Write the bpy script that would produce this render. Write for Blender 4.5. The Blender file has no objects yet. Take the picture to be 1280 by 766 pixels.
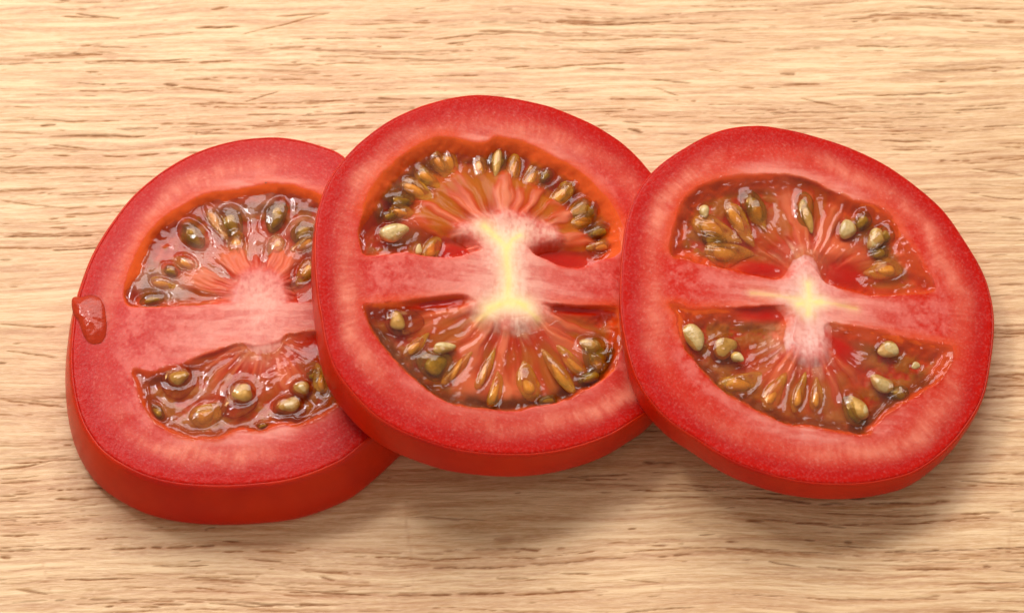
import bpy, math, json
import numpy as np
from mathutils import Vector, Matrix

MM = 0.001
scene = bpy.context.scene
coll = scene.collection

# ------------------------------------------------------------------ camera
ELEV, DIST, SPAN = math.radians(62), 0.600, 0.194
cam_data = bpy.data.cameras.new('camera')
cam_data.sensor_width = 36.0
cam_data.lens = 36.0 * DIST / SPAN
cam_data.clip_start, cam_data.clip_end = 0.01, 20.0
cam = bpy.data.objects.new('camera', cam_data)
coll.objects.link(cam)
cam.location = (0, -DIST * math.cos(ELEV), DIST * math.sin(ELEV))
cam.rotation_euler = (math.pi / 2 - ELEV, 0, 0)
cam_data.dof.use_dof = True
cam_data.dof.focus_distance = DIST - 0.010
cam_data.dof.aperture_fstop = 30.0
scene.camera = cam

# ------------------------------------------------------------------ light: one big soft box behind, one small lamp added for glints
world = bpy.data.worlds.new('World')
scene.world = world
world.use_nodes = True
world.node_tree.nodes['Background'].inputs['Color'].default_value = (1.0, 0.95, 0.89, 1)
world.node_tree.nodes['Background'].inputs['Strength'].default_value = 0.45

def area(name, loc, target, sx, sy, power, col):
    d = bpy.data.lights.new(name, 'AREA')
    d.shape, d.size, d.size_y, d.energy, d.color = 'RECTANGLE', sx, sy, power, col
    o = bpy.data.objects.new(name, d)
    coll.objects.link(o)
    o.location = loc
    o.rotation_euler = (Vector(target) - Vector(loc)).to_track_quat('-Z', 'Y').to_euler()
    return o
area('softbox_key', (-0.08, 0.44, 0.53), (0, 0.06, 0), 0.62, 0.36, 5.1, (1.0, 0.965, 0.92))
area('glint_lamp', (-0.34, 0.30, 0.62), (0, 0.02, 0), 0.11, 0.11, 1.2, (1.0, 0.97, 0.95))  # added lamp, puts sharp white glints on wet jelly and seeds

scene.view_settings.view_transform = 'Standard'
scene.view_settings.look = 'None'
scene.view_settings.exposure = 0.0
scene.view_settings.gamma = 1.0
scene.render.engine = 'CYCLES'
scene.cycles.use_denoising = True
scene.cycles.adaptive_threshold = 0.02
scene.cycles.max_bounces = 7
scene.cycles.transparent_max_bounces = 16
scene.cycles.caustics_reflective = False
scene.cycles.caustics_refractive = False

# ------------------------------------------------------------------ numeric helpers
def lin(r, g, b):
    c = np.array([r, g, b], float) / 255
    return np.where(c <= 0.04045, c / 12.92, ((c + 0.055) / 1.055) ** 2.4)
_T = np.random.RandomState(7).rand(256, 256)
def vnoise(x, y):
    ix, iy = np.floor(x).astype(int), np.floor(y).astype(int)
    fx, fy = x - ix, y - iy
    fx, fy = fx * fx * fx * (fx * (fx * 6 - 15) + 10), fy * fy * fy * (fy * (fy * 6 - 15) + 10)
    a, b = _T[ix & 255, iy & 255], _T[(ix + 1) & 255, iy & 255]
    c, d = _T[ix & 255, (iy + 1) & 255], _T[(ix + 1) & 255, (iy + 1) & 255]
    return (a * (1 - fx) + b * fx) * (1 - fy) + (c * (1 - fx) + d * fx) * fy
def fbm(x, y, octv=4, gain=0.5):
    s, a, t = 0, 1, 0
    for k in range(octv):
        s = s + a * vnoise(x * 2 ** k + 17.3 * k, y * 2 ** k + 5.1 * k)
        t += a
        a *= gain
    return s / t
def sstep(a, b, x):
    t = np.clip((x - a) / (b - a), 0, 1)
    return t * t * (3 - 2 * t)
def spline(P, n=8):
    P = np.array(P, float)
    p0, p1, p2, p3 = np.roll(P, 1, 0), P, np.roll(P, -1, 0), np.roll(P, -2, 0)
    t = (np.arange(n) / n)[None, :, None]
    p0, p1, p2, p3 = [q[:, None, :] for q in (p0, p1, p2, p3)]
    Q = .5 * (2 * p1 + (-p0 + p2) * t + (2 * p0 - 5 * p1 + 4 * p2 - p3) * t * t + (-p0 + 3 * p1 - 3 * p2 + p3) * t ** 3)
    return Q.reshape(-1, 2)
def sdist(X, Y, P):
    """signed distance to a closed polygon, positive inside"""
    d2 = np.full(X.shape, 1e18)
    ins = np.zeros(X.shape, bool)
    A, B = P, np.roll(P, -1, 0)
    for (ax, ay), (bx, by) in zip(A, B):
        ex, ey = bx - ax, by - ay
        l2 = ex * ex + ey * ey + 1e-12
        t = np.clip(((X - ax) * ex + (Y - ay) * ey) / l2, 0, 1)
        d2 = np.minimum(d2, (X - ax - t * ex) ** 2 + (Y - ay - t * ey) ** 2)
        c = (ay > Y) != (by > Y)
        if abs(by - ay) > 1e-12:
            ins ^= c & (X < (bx - ax) * (Y - ay) / (by - ay) + ax)
    d = np.sqrt(d2)
    return np.where(ins, d, -d)
def line_dist(X, Y, P):
    d2 = np.full(X.shape, 1e18)
    for (ax, ay), (bx, by) in zip(P[:-1], P[1:]):
        ex, ey = bx - ax, by - ay
        t = np.clip(((X - ax) * ex + (Y - ay) * ey) / (ex * ex + ey * ey + 1e-12), 0, 1)
        d2 = np.minimum(d2, (X - ax - t * ex) ** 2 + (Y - ay - t * ey) ** 2)
    return np.sqrt(d2)
def mixc(c, col, m):
    return c * (1 - m[:, None]) + np.asarray(col)[None, :] * m[:, None]

def mesh_obj(name, V, Fq, mat, parent=None, attrs=None, smooth=True):
    """V in mm; Fq an array of quads (triangles repeat their last corner)"""
    me = bpy.data.meshes.new(name)
    V = np.asarray(V, np.float32) * MM
    me.vertices.add(len(V))
    me.vertices.foreach_set('co', V.ravel())
    Fq = np.asarray(Fq, np.int32)
    tri = Fq[:, 2] == Fq[:, 3]
    cnt = np.where(tri, 3, 4)
    starts = np.concatenate([[0], np.cumsum(cnt)[:-1]])
    keep = np.ones(Fq.shape, bool)
    keep[tri, 3] = False
    loops = Fq[keep]
    me.loops.add(len(loops))
    me.loops.foreach_set('vertex_index', loops)
    me.polygons.add(len(Fq))
    me.polygons.foreach_set('loop_start', starts.astype(np.int32))
    me.polygons.foreach_set('loop_total', cnt.astype(np.int32))
    me.polygons.foreach_set('use_smooth', np.full(len(Fq), smooth))
    me.update(calc_edges=True)
    for k, a in (attrs or {}).items():
        a = np.asarray(a, np.float32)
        if a.ndim == 2:
            at = me.attributes.new(k, 'FLOAT_COLOR', 'POINT')
            at.data.foreach_set('color', np.c_[a, np.ones(len(a), np.float32)].ravel())
        else:
            at = me.attributes.new(k, 'FLOAT', 'POINT')
            at.data.foreach_set('value', a)
    me.validate()
    o = bpy.data.objects.new(name, me)
    me.materials.append(mat)
    coll.objects.link(o)
    if parent:
        o.parent = parent
    return o

# ------------------------------------------------------------------ materials
class NT:
    def __init__(s, name):
        s.m = bpy.data.materials.new(name)
        s.m.use_nodes = True
        s.t = s.m.node_tree
        s.t.nodes.clear()
        s.out = s.t.nodes.new('ShaderNodeOutputMaterial')
    def n(s, typ, **kw):
        nd = s.t.nodes.new('ShaderNode' + typ)
        for k, v in kw.items():
            if k.startswith('i_'):
                key = k[2:].replace('_', ' ')
                nd.inputs[int(key) if key.isdigit() else key].default_value = v
            else:
                setattr(nd, k, v)
        return nd
    def l(s, a, b):
        s.t.links.new(a, b)
    def math(s, op, a, b=None, c=None):
        nd = s.n('Math', operation=op)
        for i, v in enumerate((a, b, c)):
            if v is None:
                continue
            if isinstance(v, (int, float)):
                nd.inputs[i].default_value = v
            else:
                s.l(v, nd.inputs[i])
        return nd.outputs[0]
    def mix(s, fac, a, b, blend='MIX'):
        nd = s.n('Mix', data_type='RGBA', blend_type=blend)
        for i, v in ((0, fac), (6, a), (7, b)):
            if isinstance(v, (int, float)):
                nd.inputs[i].default_value = v
            elif isinstance(v, (tuple, list, np.ndarray)):
                nd.inputs[i].default_value = (*[float(q) for q in v][:3], 1)
            else:
                s.l(v, nd.inputs[i])
        return nd.outputs[2]
    def noise(s, vec, scale, detail=3, rough=.5, dist=0):
        nd = s.n('TexNoise', i_Scale=scale, i_Detail=detail, i_Roughness=rough, i_Distortion=dist)
        s.l(vec, nd.inputs['Vector'])
        return nd.outputs['Fac']
    def ramp(s, v, a, b):
        nd = s.n('MapRange', interpolation_type='SMOOTHSTEP', i_From_Min=a, i_From_Max=b)
        s.l(v, nd.inputs['Value'])
        return nd.outputs[0]

def wood_material():
    N = NT('pale_wood')
    tc = N.n('TexCoord').outputs['Object']
    sc = N.n('VectorMath', operation='SCALE')
    sc.inputs['Scale'].default_value = 1000.0
    N.l(tc, sc.inputs[0])
    sep = N.n('SeparateXYZ'); N.l(sc.outputs[0], sep.inputs[0])   # millimetres
    X, Y = sep.outputs[0], sep.outputs[1]
    bend = N.n('Attribute', attribute_name='bend').outputs['Fac']
    Y = N.math('SUBTRACT', Y, bend)
    def stretched(sx, sy, off=0.0):
        c = N.n('CombineXYZ')
        N.l(N.math('MULTIPLY_ADD', X, sx, off), c.inputs[0])
        N.l(N.math('MULTIPLY', Y, sy), c.inputs[1])
        c.inputs[2].default_value = off * .37
        return c.outputs[0]
    band = N.noise(stretched(.010, .16, 1.7), 1, 3, .55)
    fibre = N.noise(stretched(.05, 1.1, 5.5), 1, 5, .62, .15)
    fine = N.noise(stretched(.5, 4.0, 7.5), 1, 3, .65)
    pore = N.n('Attribute', attribute_name='pore').outputs['Fac']
    dark = N.n('Attribute', attribute_name='dark').outputs['Fac']
    tan = N.n('Attribute', attribute_name='tan').outputs['Fac']
    col = N.mix(N.ramp(fibre, .32, .66), lin(200, 148, 92), lin(238, 200, 150))
    col = N.mix(N.math('MULTIPLY', N.ramp(band, .45, .72), .5), col, lin(202, 146, 94))
    col = N.mix(N.math('MULTIPLY', N.ramp(fine, .40, .72), .4), col, lin(246, 210, 170))
    ragged = N.noise(stretched(.11, 2.1, 13.0), 1, 5, .72, .35)
    col = N.mix(N.math('MULTIPLY', N.ramp(ragged, .51, .66), .43), col, lin(172, 112, 62))
    col = N.mix(tan, col, lin(176, 112, 62))
    col = N.mix(pore, col, N.mix(dark, lin(142, 80, 42), lin(86, 48, 28)))
    b = N.n('BsdfPrincipled')
    b.inputs['IOR'].default_value = 1.6
    N.l(col, b.inputs['Base Color'])
    bp = N.n('Bump', i_Strength=.6, i_Distance=.00022)
    N.l(N.math('ADD', N.math('MULTIPLY', fibre, .5), N.math('SUBTRACT', N.math('MULTIPLY', fine, .5), N.math('MULTIPLY', ragged, .5))), bp.inputs['Height'])
    N.l(bp.outputs[0], b.inputs['Normal'])
    N.l(N.math('ADD', N.math('ADD', .38, N.math('MULTIPLY', fibre, .2)), N.math('MULTIPLY', pore, .3)), b.inputs['Roughness'])
    N.l(N.math('MULTIPLY', N.math('SUBTRACT', 1.0, pore), .5), b.inputs['Specular IOR Level'])
    N.l(b.outputs[0], N.out.inputs[0])
    return N.m

def flesh_material():
    N = NT('tomato_flesh')
    tc = N.n('TexCoord').outputs['Object']
    at = N.n('Attribute', attribute_name='tint')
    wet = N.n('Attribute', attribute_name='wet').outputs['Fac']
    g1 = N.noise(tc, 1900, 3, .6)
    g2 = N.noise(tc, 700, 3, .55)
    speck = N.noise(tc, 3600, 1, .5)
    col = N.mix(N.math('MULTIPLY', N.ramp(g1, .45, .72), .05), at.outputs['Color'], (1, .72, .62), 'MIX')
    col = N.mix(N.math('MULTIPLY', N.ramp(g2, .56, .40), .03), col, lin(178, 26, 30), 'MULTIPLY')
    col = N.mix(N.math('MULTIPLY', N.math('SUBTRACT', 1.0, wet), 1.0), at.outputs['Color'], col)
    b = N.n('BsdfPrincipled')
    b.subsurface_method = 'BURLEY'
    b.inputs['Subsurface Weight'].default_value = .7
    b.inputs['Subsurface Radius'].default_value = (1.0, .32, .2)
    b.inputs['Subsurface Scale'].default_value = .0014
    b.inputs['IOR'].default_value = 1.38
    b.inputs['Specular IOR Level'].default_value = .14
    N.l(col, b.inputs['Base Color'])
    N.l(N.math('SUBTRACT', .30, N.math('MULTIPLY', wet, .17)), b.inputs['Roughness'])
    hgt = N.math('ADD', N.math('MULTIPLY', g1, .6), N.math('ADD', N.math('MULTIPLY', g2, .7), N.math('MULTIPLY', speck, .4)))
    bp = N.n('Bump', i_Distance=.00016)
    N.l(N.math('SUBTRACT', .42, N.math('MULTIPLY', wet, .25)), bp.inputs['Strength'])
    N.l(hgt, bp.inputs['Height'])
    N.l(bp.outputs[0], b.inputs['Normal'])
    N.l(b.outputs[0], N.out.inputs[0])
    return N.m

def skin_material():
    N = NT('tomato_skin')
    tc = N.n('TexCoord').outputs['Object']
    v = N.noise(tc, 60, 3)
    f = N.noise(tc, 900, 2)
    col = N.mix(N.ramp(v, .3, .7), lin(190, 22, 1), lin(208, 42, 3))
    b = N.n('BsdfPrincipled', i_Roughness=.34)
    b.inputs['Specular IOR Level'].default_value = .22
    b.subsurface_method = 'BURLEY'
    b.inputs['Subsurface Weight'].default_value = .5
    b.inputs['Subsurface Radius'].default_value = (1.0, .22, .1)
    b.inputs['Subsurface Scale'].default_value = .002
    N.l(col, b.inputs['Base Color'])
    bp = N.n('Bump', i_Strength=.12, i_Distance=.0001)
    N.l(f, bp.inputs['Height'])
    N.l(bp.outputs[0], b.inputs['Normal'])
    N.l(b.outputs[0], N.out.inputs[0])
    return N.m

def gel_material(name, tint, body, milk, rough=.07, attr=False, bump=.35):
    """clear wet jelly: tinted see-through body, a little cloud, Fresnel gloss"""
    N = NT(name)
    tc = N.n('TexCoord').outputs['Object']
    n1 = N.noise(tc, 420, 3, .55)
    bp = N.n('Bump', i_Strength=bump, i_Distance=.0004)
    N.l(n1, bp.inputs['Height'])
    tr = N.n('BsdfTransparent')
    df = N.n('BsdfDiffuse')
    if attr:
        a = N.n('Attribute', attribute_name='tint').outputs['Color']
        N.l(a, tr.inputs['Color'])
        N.l(N.mix(.75, a, body), df.inputs['Color'])
        mk = N.n('Attribute', attribute_name='milk').outputs['Fac']
        mk = N.math('MULTIPLY', mk, N.ramp(N.noise(tc, 160, 3), .25, .75))
    else:
        tr.inputs['Color'].default_value = (*tint, 1)
        df.inputs['Color'].default_value = (*body, 1)
        mk = N.math('MULTIPLY', milk, N.ramp(N.noise(tc, 500, 3), .2, .7))
    m1 = N.n('MixShader')
    N.l(mk, m1.inputs[0])
    N.l(tr.outputs[0], m1.inputs[1])
    N.l(df.outputs[0], m1.inputs[2])
    gl = N.n('BsdfGlossy', i_Roughness=rough)
    N.l(bp.outputs[0], gl.inputs['Normal'])
    lw = N.n('LayerWeight', i_Blend=.5)                          # Schlick, the same from both sides
    N.l(bp.outputs[0], lw.inputs['Normal'])
    fres = N.math('MULTIPLY_ADD', N.math('POWER', lw.outputs['Facing'], 5.0), .9, .032)
    m2 = N.n('MixShader')
    N.l(fres, m2.inputs[0])
    N.l(m1.outputs[0], m2.inputs[1])
    N.l(gl.outputs[0], m2.inputs[2])
    N.l(m2.outputs[0], N.out.inputs[0])
    return N.m

def seed_material(name, c1, c2, c3, coat=.6, rough=.32):
    N = NT(name)
    tc = N.n('TexCoord').outputs['Object']
    v = N.noise(tc, 380, 4, .6)
    f = N.noise(tc, 1500, 2)
    col = N.mix(N.ramp(v, .35, .66), c1, c2)
    rnd = N.n('ObjectInfo').outputs['Random']
    col = N.mix(N.math('MULTIPLY', rnd, .45), col, c3)
    b = N.n('BsdfPrincipled', i_Roughness=rough)
    b.subsurface_method = 'BURLEY'
    b.inputs['Subsurface Weight'].default_value = .35
    b.inputs['Subsurface Radius'].default_value = (1, .6, .3)
    b.inputs['Subsurface Scale'].default_value = .0008
    b.inputs['Coat Weight'].default_value = coat
    b.inputs['Coat Roughness'].default_value = .08
    N.l(col, b.inputs['Base Color'])
    bp = N.n('Bump', i_Strength=.5, i_Distance=.00025)
    N.l(N.math('ADD', f, v), bp.inputs['Height'])
    N.l(bp.outputs[0], b.inputs['Normal'])
    N.l(b.outputs[0], N.out.inputs[0])
    return N.m

M_WOOD, M_FLESH, M_SKIN = wood_material(), flesh_material(), skin_material()
M_GEL = gel_material('locule_gel', (1, 1, 1), lin(176, 92, 58), .2, rough=.07, attr=True, bump=.10)
M_OLIVE = gel_material('olive_sac_gel', lin(250, 240, 190), lin(140, 112, 26), .4, .07, bump=.2)
M_RING = gel_material('amber_sac_gel', lin(246, 214, 170), lin(190, 86, 26), .3, .06, bump=.2)
M_ASAC = gel_material('honey_sac_gel', lin(255, 246, 210), lin(206, 142, 46), .55, .08, bump=.3)
M_DROP = seed_material('orange_jelly_scrap', lin(182, 48, 16), lin(168, 34, 8), lin(170, 56, 14), .25, .3)
M_DROP.node_tree.nodes['Principled BSDF'].inputs['Specular IOR Level'].default_value = .12
M_PALE = seed_material('pale_seed', lin(222, 190, 128), lin(176, 142, 74), lin(168, 120, 52))
M_AMBER = seed_material('amber_seed', lin(240, 182, 88), lin(222, 150, 60), lin(206, 120, 44))
M_OSEED = seed_material('olive_seed', lin(196, 168, 72), lin(130, 110, 30), lin(160, 110, 30))

# ------------------------------------------------------------------ the wooden surface
GRAIN = [[-82.44, 65.32, 8.86, 0.25, 0.95, 0.6, -0.17], [-85.62, 65.13, 8.78, 0.2, 0.9, 0.5, -0.04], [-58.43, 62.76, 8.74, 0.3, 0.95, 0.6, 0.02], [-58.23, 67.31, 3.17, 0.3, 0.9, 0.3, 0.18], [-45.33, 63.52, 17.34, 0.2, 0.8, 0.3, 0.27], [-41.67, 65.79, 10.66, 0.25, 0.8, 0.3, 0.05], [-73.89, 54.78, 21.34, 0.22, 0.9, 0.5, 0.0], [-67.13, 49.29, 2.7, 0.4, 0.95, 0.9, -0.21], [-60.17, 48.28, 10.29, 0.25, 0.9, 0.6, -0.14], [-49.09, 46.62, 6.97, 0.2, 0.9, 0.6, 0.37], [-86.26, 56.55, 1.59, 0.4, 0.9, 0.8, -0.12], [-24.81, 46.25, 3.15, 0.4, 0.9, 0.8, -0.12], [-7.94, 60.87, 15.87, 0.2, 0.85, 0.5, 0.06], [-11.04, 51.43, 9.46, 0.25, 0.8, 0.5, -0.0], [-37.91, 54.03, 25.26, 0.18, 0.7, 0.3, 0.01], [-11.1, 59.09, 3.17, 0.25, 0.8, 0.6, 0.0], [23.07, 63.61, 17.52, 0.25, 0.9, 0.7, 0.06], [24.15, 57.12, 22.97, 0.2, 0.8, 0.5, 0.02], [17.45, 59.84, 15.88, 0.18, 0.7, 0.4, 0.05], [11.06, 53.66, 22.12, 0.2, 0.8, 0.4, 0.05], [17.76, 53.1, 8.68, 0.18, 0.8, 0.3, -0.04], [42.03, 59.46, 7.91, 0.2, 0.7, 0.4, -0.1], [90.13, 67.12, 23.99, 0.22, 0.85, 0.5, 0.04], [73.68, 58.15, 11.07, 0.2, 0.8, 0.5, -0.03], [31.5, 50.13, 7.86, 0.25, 0.85, 0.6, -0.09], [30.66, 47.72, 4.67, 0.2, 0.8, 0.5, -0.4], [54.41, 51.8, 3.15, 0.3, 0.9, 0.5, -0.0], [57.07, 49.48, 7.09, 0.25, 0.8, 0.5, 0.03], [60.41, 45.23, 7.74, 0.25, 0.9, 0.6, -0.31], [80.15, 47.17, 18.88, 0.22, 0.85, 0.6, 0.02], [91.69, 43.67, 10.97, 0.25, 0.9, 0.7, 0.0], [78.26, 41.84, 12.54, 0.2, 0.8, 0.5, 0.03], [76.77, 36.46, 10.12, 0.3, 0.9, 0.6, -0.02], [77.05, 34.55, 7.78, 0.2, 0.8, 0.3, 0.0], [24.05, 38.82, 2.8, 0.34, 0.95, 0.8, -0.2], [23.46, 40.74, 3.12, 0.25, 0.8, 0.5, -0.12], [18.96, 43.21, 5.96, 0.2, 0.8, 0.5, 0.03], [63.77, 41.47, 3.93, 0.2, 0.8, 0.4, 0.09], [96.12, 39.92, 7.83, 0.25, 0.8, 0.6, 0.02], [-90.66, 40.01, 3.1, 0.3, 0.9, 0.6, 0.12], [-90.74, 41.2, 18.81, 0.2, 0.7, 0.5, -0.03], [-86.44, 35.28, 7.86, 0.22, 0.8, 0.5, -0.14], [-94.57, 29.23, 9.34, 0.2, 0.8, 0.6, -0.06], [-96.62, 10.03, 2.29, 0.4, 0.9, 0.9, 0.0], [-92.52, 22.18, 12.49, 0.2, 0.7, 0.4, -0.17], [-89.75, 15.64, 10.81, 0.2, 0.7, 0.5, -0.1], [-91.4, -4.19, 10.64, 0.25, 0.8, 0.4, -0.08], [-89.84, -10.22, 9.84, 0.25, 0.8, 0.4, -0.1], [-89.49, -20.44, 12.03, 0.22, 0.8, 0.4, -0.11], [-90.04, -33.35, 8.8, 0.25, 0.9, 0.5, 0.09], [-90.54, -36.6, 7.35, 0.25, 0.8, 0.5, 0.02], [-81.49, -39.99, 4.44, 0.35, 0.9, 0.4, -0.11], [-89.76, -47.28, 7.3, 0.25, 0.9, 0.4, 0.0], [-60.28, -53.3, 10.18, 0.25, 0.8, 0.4, -0.03], [-91.99, -51.64, 2.19, 0.35, 0.9, 0.5, -0.07], [-74.64, -55.97, 13.04, 0.25, 0.9, 0.5, 0.0], [-86.79, -58.32, 5.87, 0.3, 0.85, 0.4, -0.21], [-52.17, -56.13, 11.61, 0.3, 0.7, 0.3, -0.03], [-51.04, -48.39, 2.93, 0.4, 0.9, 0.4, -0.11], [-35.43, -58.48, 10.11, 0.25, 0.8, 0.5, 0.06], [-33.37, -54.64, 8.71, 0.25, 0.8, 0.3, -0.02], [-33.34, -55.74, 2.92, 0.3, 0.8, 0.5, -0.27], [-10.98, -43.85, 13.18, 0.2, 0.6, 0.3, -0.06], [3.28, -50.06, 3.64, 0.35, 0.85, 0.3, -0.13], [-0.0, -55.81, 5.8, 0.3, 0.85, 0.3, -0.05], [7.6, -58.48, 15.19, 0.25, 0.9, 0.4, 0.06], [3.2, -51.88, 2.91, 0.3, 0.8, 0.3, -0.11], [11.6, -54.79, 5.8, 0.25, 0.8, 0.4, -0.03], [26.68, -61.83, 12.98, 0.25, 0.8, 0.4, 0.01], [49.39, -52.98, 5.77, 0.2, 0.8, 0.5, -0.16], [59.52, -53.85, 8.7, 0.25, 0.8, 0.3, -0.02], [75.49, -53.93, 11.59, 0.3, 0.95, 0.5, -0.03], [63.37, -49.58, 13.1, 0.2, 0.8, 0.4, -0.01], [57.75, -45.28, 7.29, 0.2, 0.7, 0.4, -0.07], [81.21, -44.17, 13.2, 0.2, 0.7, 0.4, 0.04], [85.46, -56.6, 14.53, 0.2, 0.7, 0.4, 0.04], [96.15, 19.25, 4.55, 0.2, 0.8, 0.5, -0.19], [94.2, 29.5, 9.95, 0.22, 0.8, 0.5, -0.18], [94.55, 23.69, 8.43, 0.2, 0.8, 0.5, -0.11], [95.08, 4.74, 4.55, 0.25, 0.8, 0.5, -0.04], [93.98, -15.1, 3.69, 0.25, 0.8, 0.4, -0.18], [92.25, -23.42, 5.9, 0.2, 0.7, 0.4, -0.11], [88.33, -36.68, 11.71, 0.25, 0.8, 0.5, -0.08]]
def wooden_surface():
    hx, y0, y1, th = 260.0, -200.0, 260.0, 22.0
    # a fine field where the slices lie (grooves of the pores are real), coarse towards the edges
    dx, dy = .48, .15
    gx = np.concatenate([np.linspace(-hx, -116, 12), np.arange(-112, 112.01, dx), np.linspace(116, hx, 12)])
    gy = np.concatenate([np.linspace(y0, -84, 12), np.arange(-80, 84.01, dy), np.linspace(88, y1, 12)])
    X, Y = [q.ravel() for q in np.meshgrid(gx, gy)]
    def bend(x, y):
        return 5.0 * (fbm(x * .011 + 3, y * .03 + 8, 2) - .5) + 1.3 * (fbm(x * .05 + 31, y * .12 + 3, 2) - .5) + .018 * x
    BD = bend(X, Y)
    G = Y - BD                                                   # grain coordinate: constant along a fibre
    nx, ny = len(gx), len(gy)
    pore, dark, tan = [np.zeros(len(X)).reshape(ny, nx) for _ in range(3)]
    Xg, Gg, Yg = X.reshape(ny, nx), G.reshape(ny, nx), Y.reshape(ny, nx)
    rs = np.random.RandomState(4)
    def dash(x0, g0, L, w, k, dk, field=pore, slope=0.0):
        i0, i1 = np.searchsorted(gx, x0 - L / 2 - .5), np.searchsorted(gx, x0 + L / 2 + .5)
        j0, j1 = np.searchsorted(gy, g0 - 9), np.searchsorted(gy, g0 + 9)
        if i1 - i0 < 1 or j1 - j0 < 2:
            return
        x, g = Xg[j0:j1, i0:i1], Gg[j0:j1, i0:i1]
        u = (x - x0) / (L / 2)
        off = g0 + slope * (x - x0) + .28 * (fbm(x * .30 + g0 * 3.1, g0 + 0 * x, 3) - .5) * (1 + .05 * L)
        wd = w * np.sqrt(np.clip(1 - u * u, 0, 1)) * (.45 + 1.1 * fbm(x * .55 + g0 * 7.7, x0 + 0 * x, 3)) + 1e-4
        m = np.exp(-((g - off) / wd) ** 2) * (np.abs(u) < 1) * k
        m = m * np.clip(.35 + 1.3 * fbm(x * 1.3 + x0, g * 4.0, 2), 0, 1.15)
        f = field[j0:j1, i0:i1]
        if field is pore:
            d = dark[j0:j1, i0:i1]
            d[:] = np.where(m > f, dk, d)
        f[:] = np.maximum(f, np.clip(m, 0, 1))
    # tan streaks, strings of pores that follow a fibre, single pores
    for _ in range(900):
        dash(rs.uniform(-118, 118), rs.uniform(-86, 90), rs.gamma(1.6, 14) + 3, rs.uniform(.15, .6), rs.uniform(.15, .6), 0, tan)
    dens = lambda x, g: fbm(np.array([x * .02 + 5]), np.array([g * .09]), 2)[0]
    done = 0
    while done < 760:
        x, g, n = rs.uniform(-130, 112), rs.uniform(-86, 90), 1 + rs.geometric(.22)
        if rs.rand() > sstep(.3, .62, dens(x, g)):
            continue
        done += 1
        sl, kk, dk, ww = rs.normal(0, .015), rs.uniform(.38, .9), rs.beta(1.2, 2.2), rs.gamma(4, .036)
        xs = x
        for _k in range(n):
            L = rs.gamma(1.3, 2.6) + .7
            dash(x, g, L, ww * rs.uniform(.6, 1.3), kk * rs.uniform(.6, 1), dk, slope=sl)
            x += L * .45 + rs.gamma(1.2, 1.8)
            g += rs.normal(0, .16)
        dash((xs + x) / 2, g, (x - xs) * 1.5 + 6, .35, .5 * kk, 0, tan)
    for _ in range(700):
        dash(rs.uniform(-118, 118), rs.uniform(-86, 90), rs.gamma(1.2, 1.5) + .5, rs.uniform(.06, .16), rs.uniform(.2, .8), rs.beta(1.4, 2.4), slope=rs.normal(0, .05))
    for x, y, L, w, k, dk, sl in GRAIN:
        dash(x, y - bend(np.array([x]), np.array([y]))[0], L, w * .85, k * .85, dk * .8, slope=sl)
    # faint knife cuts across the grain
    for x0, yy0, x1, yy1, k in ((-19.5, -44, -18, -58, .16), (-64, 44, -62, 30, .2), (28, -55, 24, -66, .12), (92, -36, 90, -52, .14), (-88, -46, -83, -60, .14), (-26, -50, -31, -58, .12), (44, 33, 47, 20, .12)):
        m = np.exp(-(line_dist(Xg, Yg, [(x0, yy0), ((x0 + x1) / 2 + .4, (yy0 + yy1) / 2), (x1, yy1)]) / .22) ** 2) * k
        tan[:] = np.maximum(tan, m * 2)
    Z = -.16 * pore.ravel() - .03 * tan.ravel()
    ig = np.arange(nx * ny).reshape(ny, nx)
    Fq = [np.stack([ig[:-1, :-1], ig[:-1, 1:], ig[1:, 1:], ig[1:, :-1]], -1).reshape(-1, 4)]
    rimi = np.concatenate([ig[0, :-1], ig[:-1, -1], ig[-1, :0:-1], ig[:0:-1, 0]])
    low = nx * ny + np.arange(len(rimi))
    V = np.concatenate([np.c_[X, Y, Z], np.c_[X[rimi], Y[rimi], np.full(len(rimi), -th)], [[0, 0, -th]]])
    Fq.append(np.stack([rimi, low, np.roll(low, -1), np.roll(rimi, -1)], -1))
    Fq.append(np.stack([low, np.full(len(low), len(V) - 1), np.roll(low, -1), np.roll(low, -1)], -1))
    pad = np.zeros(len(V) - nx * ny)
    o = mesh_obj('wooden_surface', V, np.concatenate(Fq), M_WOOD,
                 attrs=dict(pore=np.r_[pore.ravel(), pad], dark=np.r_[dark.ravel(), pad], tan=np.r_[tan.ravel(), pad], bend=np.r_[BD, pad]))
    o['kind'] = 'structure'
    o['label'] = 'pale wooden board with fine brown horizontal grain beneath the tomato slices'
    return o
wooden_surface()

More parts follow.
